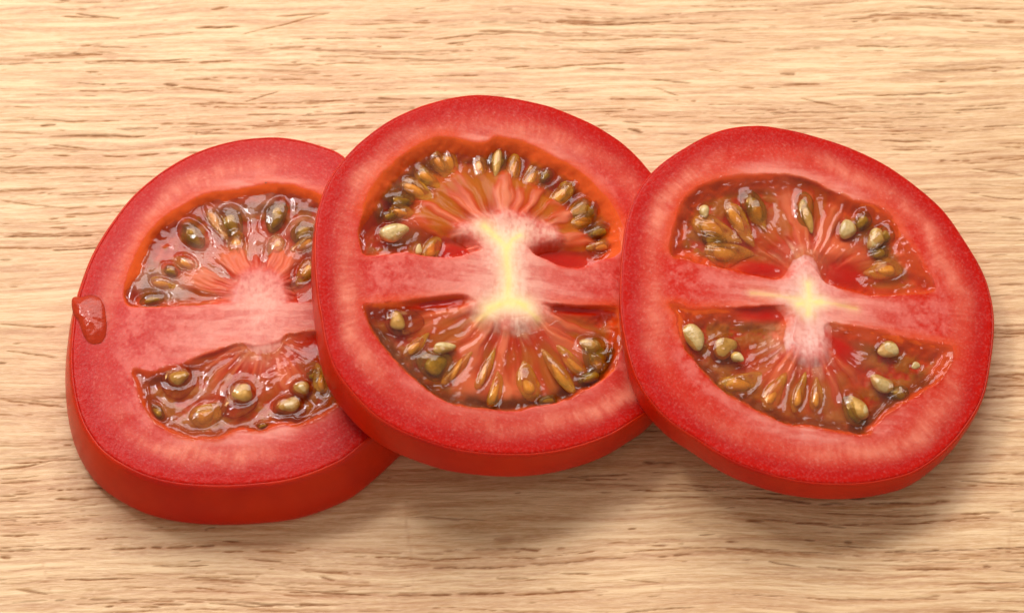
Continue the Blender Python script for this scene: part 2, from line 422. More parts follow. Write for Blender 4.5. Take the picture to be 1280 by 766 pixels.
# ------------------------------------------------------------------ measured shapes, millimetres in each slice's own cut plane
DATA = json.loads(r'''[
{"thick":12.0,"tilt":[0.0,0],"flare":[2.0,1.0,-80],"bulge":0.5,"pith":0.6,"hue":[190,42,38],"pithc":[246,192,172],"base":[-48.837,-7.554,0.0],
 "outline":[[2.33,37.78],[-4.49,36.89],[-11.23,34.41],[-17.11,30.54],[-22.14,25.46],[-26.02,19.56],[-28.95,13.54],[-30.82,7.58],[-31.93,1.68],[-32.29,-4.17],[-32.2,-9.97],[-31.39,-15.71],[-30.05,-20.59],[-28.04,-24.78],[-25.51,-28.15],[-21.88,-31.02],[-17.27,-33.41],[-12.74,-34.68],[-8.25,-35.31],[-2.93,-35.47],[2.24,-35.15],[6.39,-34.68],[10.11,-33.88],[14.24,-32.3],[17.94,-30.39],[20.63,-28.15],[24.17,-24.62],[28.45,-19.78],[30.99,-14.07],[32.06,-6.66],[31.35,1.68],[29.74,10.13],[27.07,17.83],[23.95,23.89],[20.05,29.48],[16.15,34.06],[11.53,36.18],[6.92,37.43]],"centre":[1.74,0.84],
 "core":[[-1.79,7.58],[1.87,9.28],[5.68,7.07],[7.6,3.02],[5.95,-0.84],[4.65,-5.83],[1.73,-6.66],[-1.38,-2.51],[-3.06,2.52]],"veins":[],"pockets":[
 {"open":[[-21.98,1.34],[-23.2,4.54],[-22.3,9.62],[-20.1,15.77],[-17.16,19.73],[-13.11,23.02],[-8.24,25.46],[-1.94,26.51],[3.46,27.56],[7.25,27.21],[12.3,25.29],[16.46,21.81],[19.59,16.97],[20.75,11.83],[20.57,6.73],[18.87,3.02],[13.25,2.35],[6.43,2.35],[3.55,4.03],[1.03,4.03],[-1.28,2.52],[-8.96,1.68],[-15.9,1.17]],
  "pulp":[[-7.52,2.68],[-11.34,5.04],[-10.8,9.28],[-7.62,11.49],[-4.26,13.2],[-1.35,15.25],[1.65,15.25],[4.68,14.23],[6.98,12.69],[8.26,10.13],[7.77,6.73],[5.85,2.01],[2.19,0.84],[-1.55,1.68]],"hub":[2.11,3.02],"depth":3.0,"gel":-1.0,"milk":0.51,"brown":0.3,"wall":4.5,"dips":[[[7.94,1.8],[14.57,8.31],[9.75,6.99],[12.73,3.11]]],
  "seeds":[["olive",-11.01,16.97,6.01,3.9,-0.908],["olive",-3.93,19.73,6.57,4.5,-1.303],["amber",-2.84,15.08,4.82,2.68,-1.379],["olive",4.29,21.12,6.76,4.04,1.297],["amber",4.51,14.74,3.71,2.6,1.373],["olive",9.36,17.83,5.15,4.21,0.959],["amber",10.03,15.43,3.99,2.53,0.593],["amber",10.36,9.62,3.92,2.36,1.128],["amber",-7.28,20.77,5.8,1.99,-1.069],["olive",-18.09,3.36,4.73,2.36,0.099],["amber",-12.08,11.15,3.17,2.11,-0.567],["amber",-16.33,6.73,3.35,2.0,-0.293],["olive",-14.83,9.45,3.12,2.29,-0.479],["olive",15.88,15.25,4.72,3.63,0.778]]},
 {"open":[[-20.64,-11.94],[-19.0,-17.66],[-16.27,-22.37],[-12.37,-24.94],[-8.25,-26.07],[-4.49,-25.91],[-0.51,-24.14],[2.85,-24.62],[6.86,-23.17],[11.07,-23.17],[16.79,-19.61],[19.59,-14.89],[18.7,-8.32],[16.4,-4.5],[12.7,-4.17],[7.85,-4.67],[5.4,-6.33],[1.89,-6.99],[-1.94,-6.83],[-8.02,-9.14],[-13.06,-11.12],[-17.53,-12.43]],
  "pulp":[[-7.68,-9.97],[-4.58,-13.75],[-1.68,-13.25],[0.79,-12.6],[3.5,-14.56],[6.48,-16.2],[9.01,-13.25],[10.67,-9.97],[9.39,-6.66],[7.57,-5.0],[3.83,-3.67],[-1.24,-5.83]],"hub":[3.11,-4.17],"depth":1.6,"gel":-0.35,"milk":0.1,"brown":0.6,"wall":5.5,"dips":[[[9.88,-6.55],[17.09,-5.11],[13.15,-4.03],[13.82,-7.63]]],
  "seeds":[["pale",-12.23,-13.09,3.78,3.47,0.295],["ring",-12.33,-13.91,6.44,6.56,0.0],["pale",-0.39,-16.2,3.91,3.68,1.127],["ring",-1.21,-17.5,7.95,6.9,1.293],["pale",10.25,-15.38,3.2,3.11,0.195],["ring",10.25,-15.38,4.38,4.25,0.0],["pale",7.88,-18.8,4.65,3.26,0.195],["ring",8.19,-19.45,6.39,5.53,0.195],["amber",-6.9,-20.75,5.28,3.87,0.584],["olive",12.36,-12.6,2.64,2.46,0.0],["amber",13.86,-13.91,4.25,1.61,-1.309],["olive",3.52,-23.01,2.03,1.29,0.198],["olive",-15.81,-20.1,3.83,2.08,-0.891]]}],"drop":[[-32.74,2.85],[-31.29,3.36],[-28.65,3.86],[-26.76,2.01],[-25.95,-1.67],[-25.89,-5.0],[-26.96,-6.83],[-28.87,-6.83],[-30.17,-5.0],[-31.24,-2.01],[-32.41,0.0]]},
{"thick":9.0,"tilt":[0.0,0.24146],"flare":[-0.3,1.3,-40],"bulge":0.4,"pith":0.84,"hue":[192,42,34],"pithc":[252,218,192],"base":[-4.362,-2.923,8.684],
 "outline":[[-5.22,38.5],[-12.49,36.0],[-19.21,32.19],[-25.37,26.75],[-30.08,20.72],[-33.07,14.65],[-34.53,8.35],[-34.79,2.11],[-34.48,-3.33],[-33.88,-8.85],[-33.02,-13.31],[-32.0,-18.37],[-30.12,-23.28],[-26.81,-27.68],[-22.95,-31.19],[-18.1,-33.79],[-11.66,-35.74],[-5.81,-36.49],[1.69,-36.28],[8.19,-35.22],[14.15,-33.27],[20.17,-30.34],[25.2,-26.7],[29.06,-23.33],[32.22,-18.38],[34.39,-11.51],[35.52,-3.85],[35.73,3.8],[35.13,10.56],[33.88,17.32],[31.97,22.81],[28.9,27.13],[25.81,30.58],[21.75,33.55],[15.94,36.27],[9.02,38.29],[1.65,38.98]],"centre":[1.06,1.82],
 "core":[[-7.63,9.12],[-3.84,11.84],[2.28,13.87],[8.43,12.65],[11.49,9.98],[7.17,7.87],[5.33,5.59],[6.08,0.79],[7.13,-3.26],[9.09,-6.02],[4.54,-9.41],[-1.49,-9.67],[-5.25,-7.34],[-4.06,-4.37],[-2.88,-0.37],[-3.35,5.11]],"veins":[[[[-2.92,10.09],[-0.47,7.87],[1.06,6.38],[1.36,2.7],[1.67,-0.62],[1.37,-4.34],[2.28,-5.55]],1.0,1.1],[[[3.81,9.12],[2.28,7.9],[1.36,5.74]],0.9,0.8],[[[-1.95,-6.92],[0.01,-5.84],[2.28,-4.89],[4.7,-5.41]],1.0,1.3],[[[-3.74,-9.3],[0.01,-5.84]],0.5,1.0],[[[7.11,-7.93],[3.49,-5.07]],0.5,1.0]],"pockets":[
 {"open":[[-25.41,1.02],[-26.67,3.86],[-26.33,8.62],[-24.95,14.41],[-22.18,19.25],[-18.31,23.77],[-13.32,27.62],[-9.79,28.47],[-6.09,28.13],[-3.15,28.38],[-0.99,29.74],[0.88,29.84],[5.23,29.41],[9.9,27.44],[15.04,25.01],[18.75,21.68],[22.28,17.3],[23.77,13.35],[23.22,8.13],[19.16,5.72],[14.82,3.79],[11.29,3.83],[8.08,5.11],[6.1,6.03],[2.28,10.45],[-3.82,7.08],[-3.51,5.26],[-5.32,4.35],[-8.79,2.88],[-12.4,2.4],[-17.37,2.58],[-21.54,1.7]],
  "pulp":[[-9.9,7.79],[-14.75,8.67],[-16.3,11.85],[-14.24,15.89],[-10.63,20.7],[-5.44,23.69],[-0.82,24.34],[3.82,23.6],[8.47,21.12],[12.63,17.88],[15.86,14.0],[17.98,10.0],[16.86,7.11],[11.48,7.93],[7.17,7.7],[1.05,7.73],[-4.58,7.49]],"hub":[1.06,6.04],"depth":4.2,"gel":-1.8,"milk":0.1,"brown":0.3,"wall":5.2,"dips":[[[-12.5,5.96],[-3.61,5.04],[-7.67,7.71],[-8.45,3.31]],[[6.3,7.23],[19.72,5.3],[13.47,8.31],[12.54,4.23]]],
  "seeds":[["pale",-19.56,7.85,5.59,3.64,0.322],["olive",-18.17,15.01,5.25,3.38,0.233],["amber",-18.13,12.62,3.59,2.6,-0.061],["olive",-20.37,11.29,3.2,2.26,0.506],["amber",-15.78,17.91,4.5,2.44,-0.632],["amber",-13.54,20.64,4.62,2.24,-0.833],["amber",-11.13,24.1,4.82,2.35,-1.097],["amber",-9.14,24.55,4.29,1.98,-1.238],["olive",0.26,25.89,7.12,3.67,1.42],["pale",-0.2,25.13,6.02,1.84,1.451],["amber",-3.29,23.99,6.11,2.25,-1.408],["amber",3.05,24.01,6.06,1.98,1.388],["amber",6.46,22.4,6.47,2.26,1.194],["olive",9.73,24.26,4.3,2.59,0.974],["amber",12.03,19.88,5.35,2.13,0.969],["olive",14.39,22.29,4.27,2.61,0.893],["olive",16.98,17.61,7.31,4.7,0.738],["amber",15.74,17.61,4.57,2.32,0.816],["amber",16.02,14.89,4.39,1.76,0.578],["olive",19.88,13.34,5.35,2.77,0.493],["amber",20.3,10.14,4.14,2.21,0.227],["pale",-14.99,4.58,2.22,1.34,1.431],["amber",-12.44,5.42,4.14,2.36,1.129]]},
 {"open":[[-25.33,-9.23],[-24.83,-11.79],[-23.29,-15.02],[-19.37,-19.89],[-15.78,-23.32],[-11.63,-26.2],[-7.2,-27.44],[-1.58,-27.42],[2.28,-27.28],[6.89,-25.78],[11.09,-24.64],[16.08,-21.45],[21.12,-17.42],[22.55,-13.62],[23.54,-9.53],[23.31,-4.55],[21.34,-3.29],[16.27,-4.1],[11.38,-4.56],[8.34,-4.61],[5.3,-7.66],[-0.74,-8.42],[-4.21,-5.71],[-7.97,-5.03],[-13.65,-6.26],[-18.84,-7.58],[-24.01,-8.9]],
  "pulp":[[-15.38,-10.27],[-14.14,-14.21],[-9.66,-16.27],[-7.4,-19.89],[-5.15,-23.18],[-1.44,-24.35],[3.02,-24.14],[8.25,-22.55],[12.03,-19.49],[15.08,-15.52],[16.65,-11.21],[16.7,-7.06],[9.86,-5.25],[2.28,-3.89],[-3.76,-5.66],[-9.75,-7.58]],"hub":[1.82,-4.28],"depth":2.4,"gel":-0.7,"milk":0.08,"brown":0.9,"wall":4.4,"dips":[[[-17.91,-8.32],[-6.05,-5.42],[-12.07,-6.14],[-11.92,-7.6]],[[9.1,-5.45],[21.32,-4.37],[15.22,-4.15],[15.16,-5.67]]],
  "seeds":[["pale",-18.93,-11.05,4.13,2.78,-1.311],["ring",-17.45,-11.02,7.46,5.24,0.125],["olive",-11.41,-18.76,7.34,6.36,0.649],["pale",-10.11,-15.67,4.6,2.07,0.307],["amber",-15.59,-16.02,4.59,1.76,0.893],["amber",-7.7,-19.28,4.94,1.75,0.933],["amber",-2.65,-19.8,5.67,1.59,1.204],["amber",-0.55,-23.27,4.6,1.61,1.383],["amber",5.71,-20.74,5.72,2.77,-1.409],["amber",11.44,-18.1,5.73,2.14,-0.984],["amber",14.32,-15.78,4.73,2.19,-0.772],["olive",18.6,-13.12,6.82,6.79,-0.774],["pale",17.25,-11.63,4.16,2.89,-0.167],["amber",18.88,-15.06,2.69,2.02,-0.872],["olive",17.48,-18.02,5.86,2.77,0.555],["olive",9.29,-23.88,3.72,1.9,0.3]]}]},
{"thick":7.2,"tilt":[0.0,0.16898],"flare":[-0.9,1.0,-40],"bulge":0.35,"pith":0.84,"hue":[196,36,22],"pithc":[250,214,200],"base":[53.189,-6.812,6.028],
 "outline":[[-8.3,38.18],[-15.68,36.19],[-23.09,31.21],[-27.96,26.71],[-31.1,22.25],[-33.33,16.71],[-34.51,9.96],[-35.07,3.35],[-35.17,-3.15],[-34.4,-10.32],[-32.75,-17.01],[-30.19,-21.96],[-26.31,-26.13],[-21.26,-29.38],[-15.05,-33.01],[-8.22,-35.16],[-1.33,-36.2],[5.63,-35.98],[12.08,-34.84],[18.64,-32.42],[24.8,-27.61],[29.25,-22.24],[32.72,-16.24],[34.58,-9.64],[35.94,-1.68],[35.94,4.57],[34.66,10.42],[31.94,16.19],[28.15,22.61],[23.58,27.24],[17.71,31.59],[10.5,34.94],[3.23,37.04],[-2.83,38.03]],"centre":[0.34,0.7],
 "core":[[-2.44,6.85],[0.72,9.17],[2.43,6.45],[4.24,2.73],[2.91,-2.75],[3.63,-6.84],[2.09,-10.61],[-0.94,-10.87],[-3.07,-7.92],[-2.3,-4.04],[-3.53,-0.82],[-4.95,1.57]],"veins":[[[[-10.25,1.76],[-4.95,1.57],[0.35,1.04],[5.68,0.84],[9.46,0.18]],0.4,0.7],[[[0.51,4.58],[0.66,1.06],[0.23,-1.65]],0.9,1.0],[[[-1.51,0.2],[-0.74,0.44]],1.0,1.0],[[[1.86,0.84],[2.79,1.09]],1.0,0.9]],"pockets":[
 {"open":[[-25.48,8.61],[-24.57,14.98],[-22.6,20.49],[-18.83,23.97],[-13.37,26.24],[-7.46,27.34],[-2.49,27.66],[1.98,26.88],[5.63,25.14],[10.22,23.49],[14.69,22.53],[17.81,19.88],[20.03,15.25],[22.66,10.18],[24.85,5.61],[19.04,4.07],[13.62,3.41],[9.2,3.85],[5.71,4.55],[3.31,5.51],[2.47,7.3],[0.74,9.69],[-1.16,8.32],[-1.83,6.9],[-2.8,5.63],[-5.57,5.04],[-10.57,5.6],[-16.61,6.56],[-22.63,7.69]],
  "pulp":[[-2.37,8.55],[-5.9,11.96],[-6.98,15.8],[-4.04,20.03],[-2.94,24.3],[0.56,26.39],[4.51,24.33],[6.21,21.02],[5.35,16.1],[9.83,13.09],[14.65,10.8],[18.74,6.75],[11.38,7.44],[5.43,11.31],[2.57,9.35],[0.59,6.28]],"hub":[0.55,5.43],"depth":2.2,"gel":-0.4,"milk":0.08,"brown":0.3,"wall":3.4,"dips":[[[3.04,8.24],[12.07,7.3],[8.09,10.33],[7.03,5.22]],[[-13.01,8.05],[-2.47,7.38],[-7.44,9.59],[-8.05,5.85]]],
  "seeds":[["amber",-16.94,15.53,5.35,3.52,-0.409],["amber",-12.27,17.87,6.33,2.71,-1.066],["olive",-8.78,20.96,7.13,4.68,-1.196],["amber",-8.21,19.63,4.25,2.81,-1.248],["amber",-14.66,10.46,6.44,3.23,0.092],["olive",-16.71,12.99,5.11,3.12,-0.104],["olive",0.92,20.51,9.21,3.99,-1.489],["pale",1.31,18.82,6.03,2.11,-1.391],["pale",-18.68,18.46,2.86,2.06,-1.441],["pale",8.81,17.29,4.47,3.15,1.074],["olive",12.04,19.67,5.04,3.31,1.073],["pale",14.15,15.73,4.85,2.99,1.069],["olive",16.07,16.77,5.36,3.63,0.922],["amber",16.14,9.75,4.82,3.35,0.277],["olive",14.92,12.88,3.99,2.61,0.451]]},
 {"open":[[-25.73,-1.8],[-24.6,-4.52],[-23.69,-9.88],[-21.69,-12.98],[-19.68,-15.74],[-17.38,-18.31],[-13.89,-20.61],[-9.37,-22.97],[-4.68,-24.68],[0.67,-24.89],[3.19,-25.33],[10.2,-25.72],[11.66,-23.67],[16.11,-19.58],[20.69,-16.42],[25.19,-12.59],[27.43,-6.6],[21.98,-5.58],[16.99,-4.68],[11.38,-3.84],[7.13,-3.54],[3.64,-3.52],[3.02,-6.9],[-0.09,-8.82],[-2.75,-7.4],[-2.3,-4.04],[-2.62,-0.9],[-5.79,-0.35],[-12.48,-1.45],[-17.92,-1.94],[-21.4,-2.58]],
  "pulp":[[-3.78,-6.66],[-7.39,-10.27],[-9.65,-14.57],[-8.29,-18.2],[-4.34,-20.14],[0.87,-20.68],[4.88,-18.39],[6.91,-13.98],[5.14,-10.02],[3.82,-6.0],[1.65,-3.69]],"hub":[0.4,-4.64],"depth":1.9,"gel":-0.4,"milk":0.08,"brown":0.8,"wall":4.2,"dips":[[[-13.41,-2.33],[-2.82,-1.79],[-8.02,-0.55],[-8.23,-3.57]],[[2.19,-5.31],[9.85,-9.61],[7.11,-5.5],[4.94,-9.42]]],
  "seeds":[["pale",-21.4,-8.04,5.52,4.11,-1.269],["pale",-15.47,-9.66,4.87,3.99,0.615],["ring",-15.48,-9.99,6.66,5.66,0.448],["pale",-13.29,-11.6,2.48,2.03,-0.509],["amber",-13.01,-16.64,5.05,2.96,0.442],["amber",-6.81,-18.4,5.04,2.9,1.07],["pale",15.3,-7.49,4.27,3.25,0.268],["pale",20.29,-10.53,1.8,1.42,0.436],["pale",13.69,-14.39,4.81,3.43,-0.614],["olive",17.06,-16.23,4.1,3.41,-0.307],["pale",8.87,-19.69,5.42,3.12,-1.067],["olive",8.38,-20.38,6.92,4.59,-1.065],["amber",-2.02,-18.32,4.35,1.76,1.291],["amber",1.27,-18.37,4.26,1.65,1.493]]}]}]''')

def ellipsoid(name, mat, parent, c, L, w, h, ang, taper=0.0, seed=0, lump=.09, nu=22, nv=12):
    """a seed or sac: long axis L towards angle ang, pointed at that end by taper"""
    rs = np.random.RandomState(seed)
    ph = rs.rand(4) * 6.28
    V, Fq = [], []
    for j in range(nv + 1):
        t = math.pi * j / nv
        for i in range(nu):
            p = 2 * math.pi * i / nu
            x = -math.cos(t)
            rr = math.sin(t) * (1 - taper * (x + .2))
            y, z = rr * math.cos(p), rr * math.sin(p)
            k = 1 + lump * (math.sin(3 * x + ph[0] + 2 * y) + math.sin(4 * y + ph[1]) * .6 + math.sin(5 * z + 2 * x + ph[2]) * .5)
            V.append((x * L / 2 * (1 + .4 * (k - 1)), y * w / 2 * k, z * h / 2 * k))
    for j in range(nv):
        for i in range(nu):
            a, b = j * nu + i, j * nu + (i + 1) % nu
            Fq.append((a, b, b + nu, a + nu))
    V = np.array(V)
    o = mesh_obj(name, V, Fq, mat, parent)
    o.location = Vector(c) * MM
    o.rotation_euler = (rs.uniform(-.25, .25), rs.uniform(-.12, .12), ang)
    return o

def build_slice(idx, label, d):
    t = d['thick']
    root = bpy.data.objects.new('tomato_slice', None)
    coll.objects.link(root)
    root.empty_display_size = .01
    root.location = Vector(d['base']) * MM
    R = Matrix.Rotation(d['tilt'][1], 4, 'Y') @ Matrix.Rotation(d['tilt'][0], 4, 'X')
    root.rotation_euler = R.to_euler()
    root['label'], root['category'], root['group'] = label, 'tomato slice', 'overlapping tomato slices'

    # ---- outline in polar form about the core
    NT_, NR = 680, 180
    cx, cy = d['centre']
    O = spline(d['outline'], 12) - [cx, cy]
    th = np.linspace(-math.pi, math.pi, NT_, endpoint=False)
    oa, orr = np.arctan2(O[:, 1], O[:, 0]), np.hypot(O[:, 0], O[:, 1])
    k = np.argsort(oa)
    Rr = np.interp(th, oa[k], orr[k], period=2 * math.pi)
    Rr = Rr + .12 * (fbm(np.cos(th) * 6 + 20 + idx * 9, np.sin(th) * 6 + 20, 3) - .5)
    SK = .32                                                    # skin thickness
    fr = (np.arange(1, NR + 1) / NR) ** .85
    rad = fr[:, None] * (Rr - SK)[None, :]
    X = (cx + rad * np.cos(th)[None, :]).ravel()
    Y = (cy + rad * np.sin(th)[None, :]).ravel()
    X, Y = np.append(X, cx), np.append(Y, cy)
    TH = np.append(np.tile(th, NR), 0.0)
    dout = np.append((Rr[None, :] - rad).ravel(), Rr.min())      # to the skin
    so = idx * 31.7

    # ---- colour of the uncut wall: red rim, crimson, pale vascular ring, pink inside
    n_big = fbm(X * .13 + so, Y * .13 + so, 2)
    n_mid = fbm(X * .34 + so, Y * .34 - so, 4, .55)
    n_fin = fbm(X * 1.5 - so, Y * 1.5 + so, 3)
    arc = TH * Rr.mean()
    n_rad = fbm(arc * .9 + 3 * so, dout * .13 + so, 3)
    n_rad2 = fbm(arc * 2.4 + so, dout * .25 - so, 2)
    fib = fbm(arc * 1.5 + so, dout * .16 - so, 3, .6)             # fibres that run out to the skin
    C = np.tile(lin(*d['hue']), (len(X), 1))
    C = mixc(C, lin(224, 118, 106), sstep(.36, .72, n_mid * .7 + n_fin * .3) * .6 * sstep(7, 10, dout))
    C = mixc(C, lin(178, 20, 20), sstep(6.6, 2.2, dout + 2.2 * (n_big - .5)) * .85)
    ring = np.exp(-((dout - 5.9 - 3.0 * (n_big - .5)) / 2.0) ** 2) * sstep(.15, .75, fbm(np.cos(TH) * 1.6 + so, np.sin(TH) * 1.6 + 7, 2))
    C = mixc(C, lin(234, 134, 108), np.clip(ring * (.3 + .5 * sstep(.25, .8, n_mid * .7 + fib * .3)), 0, .8))
    C = mixc(C, lin(236, 150, 124), np.clip(ring * sstep(.48, .8, fib * .5 + n_fin * .5), 0, 1) * .3)
    C = mixc(C, lin(188, 18, 4), sstep(3.0, .2, dout + .9 * (fib - .5)))
    C = mixc(C, lin(236, 150, 128), sstep(.70, .88, fbm(X * 2.4 + so, Y * 2.4, 2)) * .2 * sstep(1.6, 4.0, dout))
    Z = np.zeros(len(X))
    Z += .22 * (n_big - .5) + .10 * (n_mid - .5)
    Z -= .30 * sstep(.9, 0, dout) ** 2
    wet = np.full(len(X), .12)

    sdc = sdist(X, Y, spline(d['core']))
    gels = []
    pith_fade = np.zeros(len(X))  # pale pith colour fading outwards from each hub
    for q in d['pockets']:
        P = spline(q['open'], 6)
        sd = sdist(X, Y, P) + .5 * (fbm(X * .55 + 3 + so, Y * .55 + so, 3) - .5)
        sp = sdist(X, Y, spline(q['pulp'], 6))
        hx, hy = q['hub']
        hr, ha = np.hypot(X - hx, Y - hy), np.arctan2(Y - hy, X - hx)
        a_w = ha + .10 * (fbm(X * .3 + 7, Y * .3 + so, 2) - .5)
        rid = .5 + (fbm(a_w * 4.6 + 40 + so, hr * .06 + so, 3, .5) - .5) * sstep(2.5, 8.5, hr) * 1.25
        rid2 = .5 + (fbm(a_w * 13 + 11 + so, hr * .12 + so, 2) - .5) * sstep(4, 10, hr)
        n1 = fbm(X * .5 + so * 2, Y * .5 + 9, 4)
        ins = sstep(-.15, .1, sd)
        up = np.mean(np.array(q['open'])[:, 1]) > hy
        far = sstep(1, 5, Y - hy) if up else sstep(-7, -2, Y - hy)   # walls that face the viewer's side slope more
        # wall and floor
        wallw = q['wall'] * (.4 + .6 * far) * (1 + .7 * (n_big - .5) + .4 * (n1 - .5))
        floor = -q['depth'] + .9 * (n1 - .5)
        zp = floor * sstep(-.25, wallw, sd)
        # pulp: radial ridges that rise to the cut face at the core
        out = np.clip(hr / 17.0, 0, 1)
        pulp = sstep(-3.6, 1.8, sp + 2.0 * (rid - .5))
        corem = sstep(-4.0, 2.0, sdc + 1.2 * (rid - .5))
        zq = -(.15 + 1.5 * out ** 1.2) + 1.0 * (rid - .5) + .35 * (rid2 - .5)
        zq = np.minimum(zq, -.05)
        zi = zp * (1 - pulp) + np.maximum(zq, floor) * pulp
        red = np.zeros(len(X))
        for e in q['dips']:
            e = np.array(e)
            c = e.mean(0); u = (e[1] - e[0]); L = np.hypot(*u); u = u / L; w = np.hypot(*(e[3] - e[2]))
            du, dv = (X - c[0]) * u[0] + (Y - c[1]) * u[1], -(X - c[0]) * u[1] + (Y - c[1]) * u[0]
            m = np.exp(-(np.abs(du / L * 2) ** 3 + np.abs(dv / w * 2) ** 2.5)) * ins
            zi = zi * (1 - m) - .55 * q['depth'] * m
            pulp = pulp * (1 - m)
            red = np.maximum(red, m)
        # colours
        wall_c = np.tile(lin(214, 84, 34), (len(X), 1))
        wall_c = mixc(wall_c, lin(172, 50, 16), sstep(1.8, 4.5, sd))
        wall_c = mixc(wall_c, lin(150, 98, 24), sstep(1.8, 3.4, sd) * sstep(9.0, 5.0, sd) * .75 * sstep(.28, .55, n1))
        pc = np.tile(lin(186, 52, 26), (len(X), 1))
        pc = mixc(pc, lin(224, 122, 88), sstep(.50, .75, rid) * .65)
        pc = mixc(pc, lin(160, 34, 14), sstep(.46, .26, rid) * .6)
        pc = mixc(pc, lin(238, 160, 128), sstep(.58, .8, rid2) * .22)
        pc = mixc(pc, lin(168, 106, 28), sstep(7.5, 13, hr + 3 * (rid2 - .5)) * (.2 + .8 * sstep(.60, .42, rid)) * .6)
        ci = wall_c * (1 - pulp[:, None]) + pc * pulp[:, None]
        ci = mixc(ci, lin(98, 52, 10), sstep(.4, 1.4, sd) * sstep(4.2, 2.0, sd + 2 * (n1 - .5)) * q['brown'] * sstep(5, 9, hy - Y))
        ci = mixc(ci, lin(196, 34, 16), red * .9)
        ie = ins * (1 - sstep(.35, 1.0, corem))
        Zn = Z * (1 - ie) + zi * ie
        C = C * (1 - ie[:, None]) + ci * ie[:, None]
        pith_fade = np.maximum(pith_fade, sstep(9.0, 1.5, hr + 6 * (rid - .5) * ins + 5 * (n_mid - .5)) * (.45 + .55 * pulp * ins) * (1 - red))
        # orange bruise of wet flesh just outside the opening
        lip = np.exp(-((sd + .2) / (.5 + 1.6 * n_mid)) ** 2) * (1 - ins) * (1 - corem)
        C = mixc(C, lin(214, 76, 36), lip * (.1 + .65 * far))
        Z = Zn
        wet = np.maximum(wet, np.maximum(ins * (.9 - .4 * pulp * sstep(9, 3, hr)), lip * .5))
        gels.append((q, sd, rid, rid2, hr, n1, n_big, corem, sp))

    # ---- pale streaks in the cross walls, then white core and yellow veins
    sept = np.ones(len(X))
    for gq in gels:
        sept = np.minimum(sept, sstep(.3, -.8, gq[1]))
    lat = fbm(X * .16 + so, Y * .9 + so, 3, .6)
    sept = sept * sstep(6, 11, dout) * sstep(24, 5, np.abs(X - cx))
    C = mixc(C, lin(236, 160, 142), sept * (.30 + .35 * sstep(.35, .7, lat)))
    rid_c = fbm(X * 1.7 + so, Y * .35 + so, 3, .6)
    cm = sstep(-2.6, 5.0, sdc + 2.5 * (n_mid - .5) + .8 * (n_fin - .5))
    C = mixc(C, lin(*d['pithc']), np.clip(np.maximum(cm * .92, pith_fade) * (.55 + .45 * sstep(.25, .65, rid_c * .5 + n_fin * .5)), 0, 1) * d['pith'])
    for path, amt, wd in d['veins']:
        dv = line_dist(X, Y, np.array(path)) + .5 * (n_fin - .5)
        C = mixc(C, lin(236, 206, 70), np.exp(-(np.maximum(dv, 0) / (wd * .55)) ** 2) * amt * (.30 + .7 * n_fin))
        C = mixc(C, lin(250, 232, 170), np.exp(-(np.maximum(dv, 0) / (wd * 1.6)) ** 2) * amt * .5)
    Z += .05 * (n_fin - .5)

    # ---- flesh: top face, side and underside, one closed body
    V = [np.c_[X, Y, Z + t]]
    NV = len(X)
    idx_g = np.arange(NR * NT_).reshape(NR, NT_)
    nxt = np.roll(idx_g, -1, 1)
    Fq = [np.stack([idx_g[:-1], idx_g[1:], nxt[1:], nxt[:-1]], -1).reshape(-1, 4)]
    Fq.append(np.stack([np.full(NT_, NV - 1), idx_g[0], nxt[0], nxt[0]], -1))
    KS = 14
    fl0, fl1, fla = d['flare']
    flare = fl0 + fl1 * np.cos(th - math.radians(fla))
    def side(hh, inset):
        """ring at depth hh (0 top .. 1 bottom)"""
        off = flare * hh ** .8 + d['bulge'] * 4 * hh * (1 - hh) - .9 * sstep(.82, 1.0, hh) ** 2 - .18 * sstep(.06, 0, hh)
        r = Rr + off - inset
        return np.c_[cx + r * np.cos(th), cy + r * np.sin(th), np.full(NT_, t * (1 - hh))]
    prev = idx_g[-1]
    cnt = NV
    cols = [C]
    for kk in range(1, KS + 1):
        hh = np.float64(kk / KS)
        ringv = side(hh, SK + .02)
        if kk == KS:
            ringv[:, 2] = .05
        V.append(ringv)
        cur = cnt + np.arange(NT_)
        cnt += NT_
        Fq.append(np.stack([prev, cur, np.roll(cur, -1), np.roll(prev, -1)], -1))
        cols.append(np.tile(lin(200, 40, 24), (NT_, 1)))
        prev = cur
    V.append(np.array([[cx, cy, .05]]))
    cols.append(lin(200, 60, 50)[None, :])
    Fq.append(np.stack([prev, np.full(NT_, cnt), np.full(NT_, cnt), np.roll(prev, -1)], -1)[:, [0, 1, 3, 3]])
    nall = cnt + 1
    wetall = np.concatenate([wet, np.full(nall - NV, .3)])
    mesh_obj('flesh', np.concatenate(V), np.concatenate(Fq), M_FLESH, root, dict(tint=np.concatenate(cols), wet=wetall))

    # ---- skin: a thin closed band round the edge
    hs = np.concatenate([[0, .015, .035, .06], np.linspace(.1, .9, 14), [.94, .97, 1.0]])
    rings = [side(np.float64(h), 0.0) for h in hs] + [side(np.float64(h), SK - .04) for h in hs[::-1]]
    rim = Z[idx_g[-1]] + t
    for j in (0, len(rings) - 1):
        rings[j][:, 2] = rim + .03
    for j in (1, len(rings) - 2):
        rings[j][:, 2] = np.minimum(rings[j][:, 2], rim - .02)
    for j in (2, len(rings) - 3):
        rings[j][:, 2] = np.minimum(rings[j][:, 2], rim - .12)
    ig = np.arange(len(rings) * NT_).reshape(-1, NT_)
    nx, dn = np.roll(ig, -1, 1), np.roll(ig, -1, 0)
    dnx = np.roll(nx, -1, 0)
    mesh_obj('skin', np.concatenate(rings), np.stack([ig, dn, dnx, nx], -1).reshape(-1, 4), M_SKIN, root)

    # ---- jelly, seed sacs and seeds of each pocket
    rs = np.random.RandomState(100 + idx)
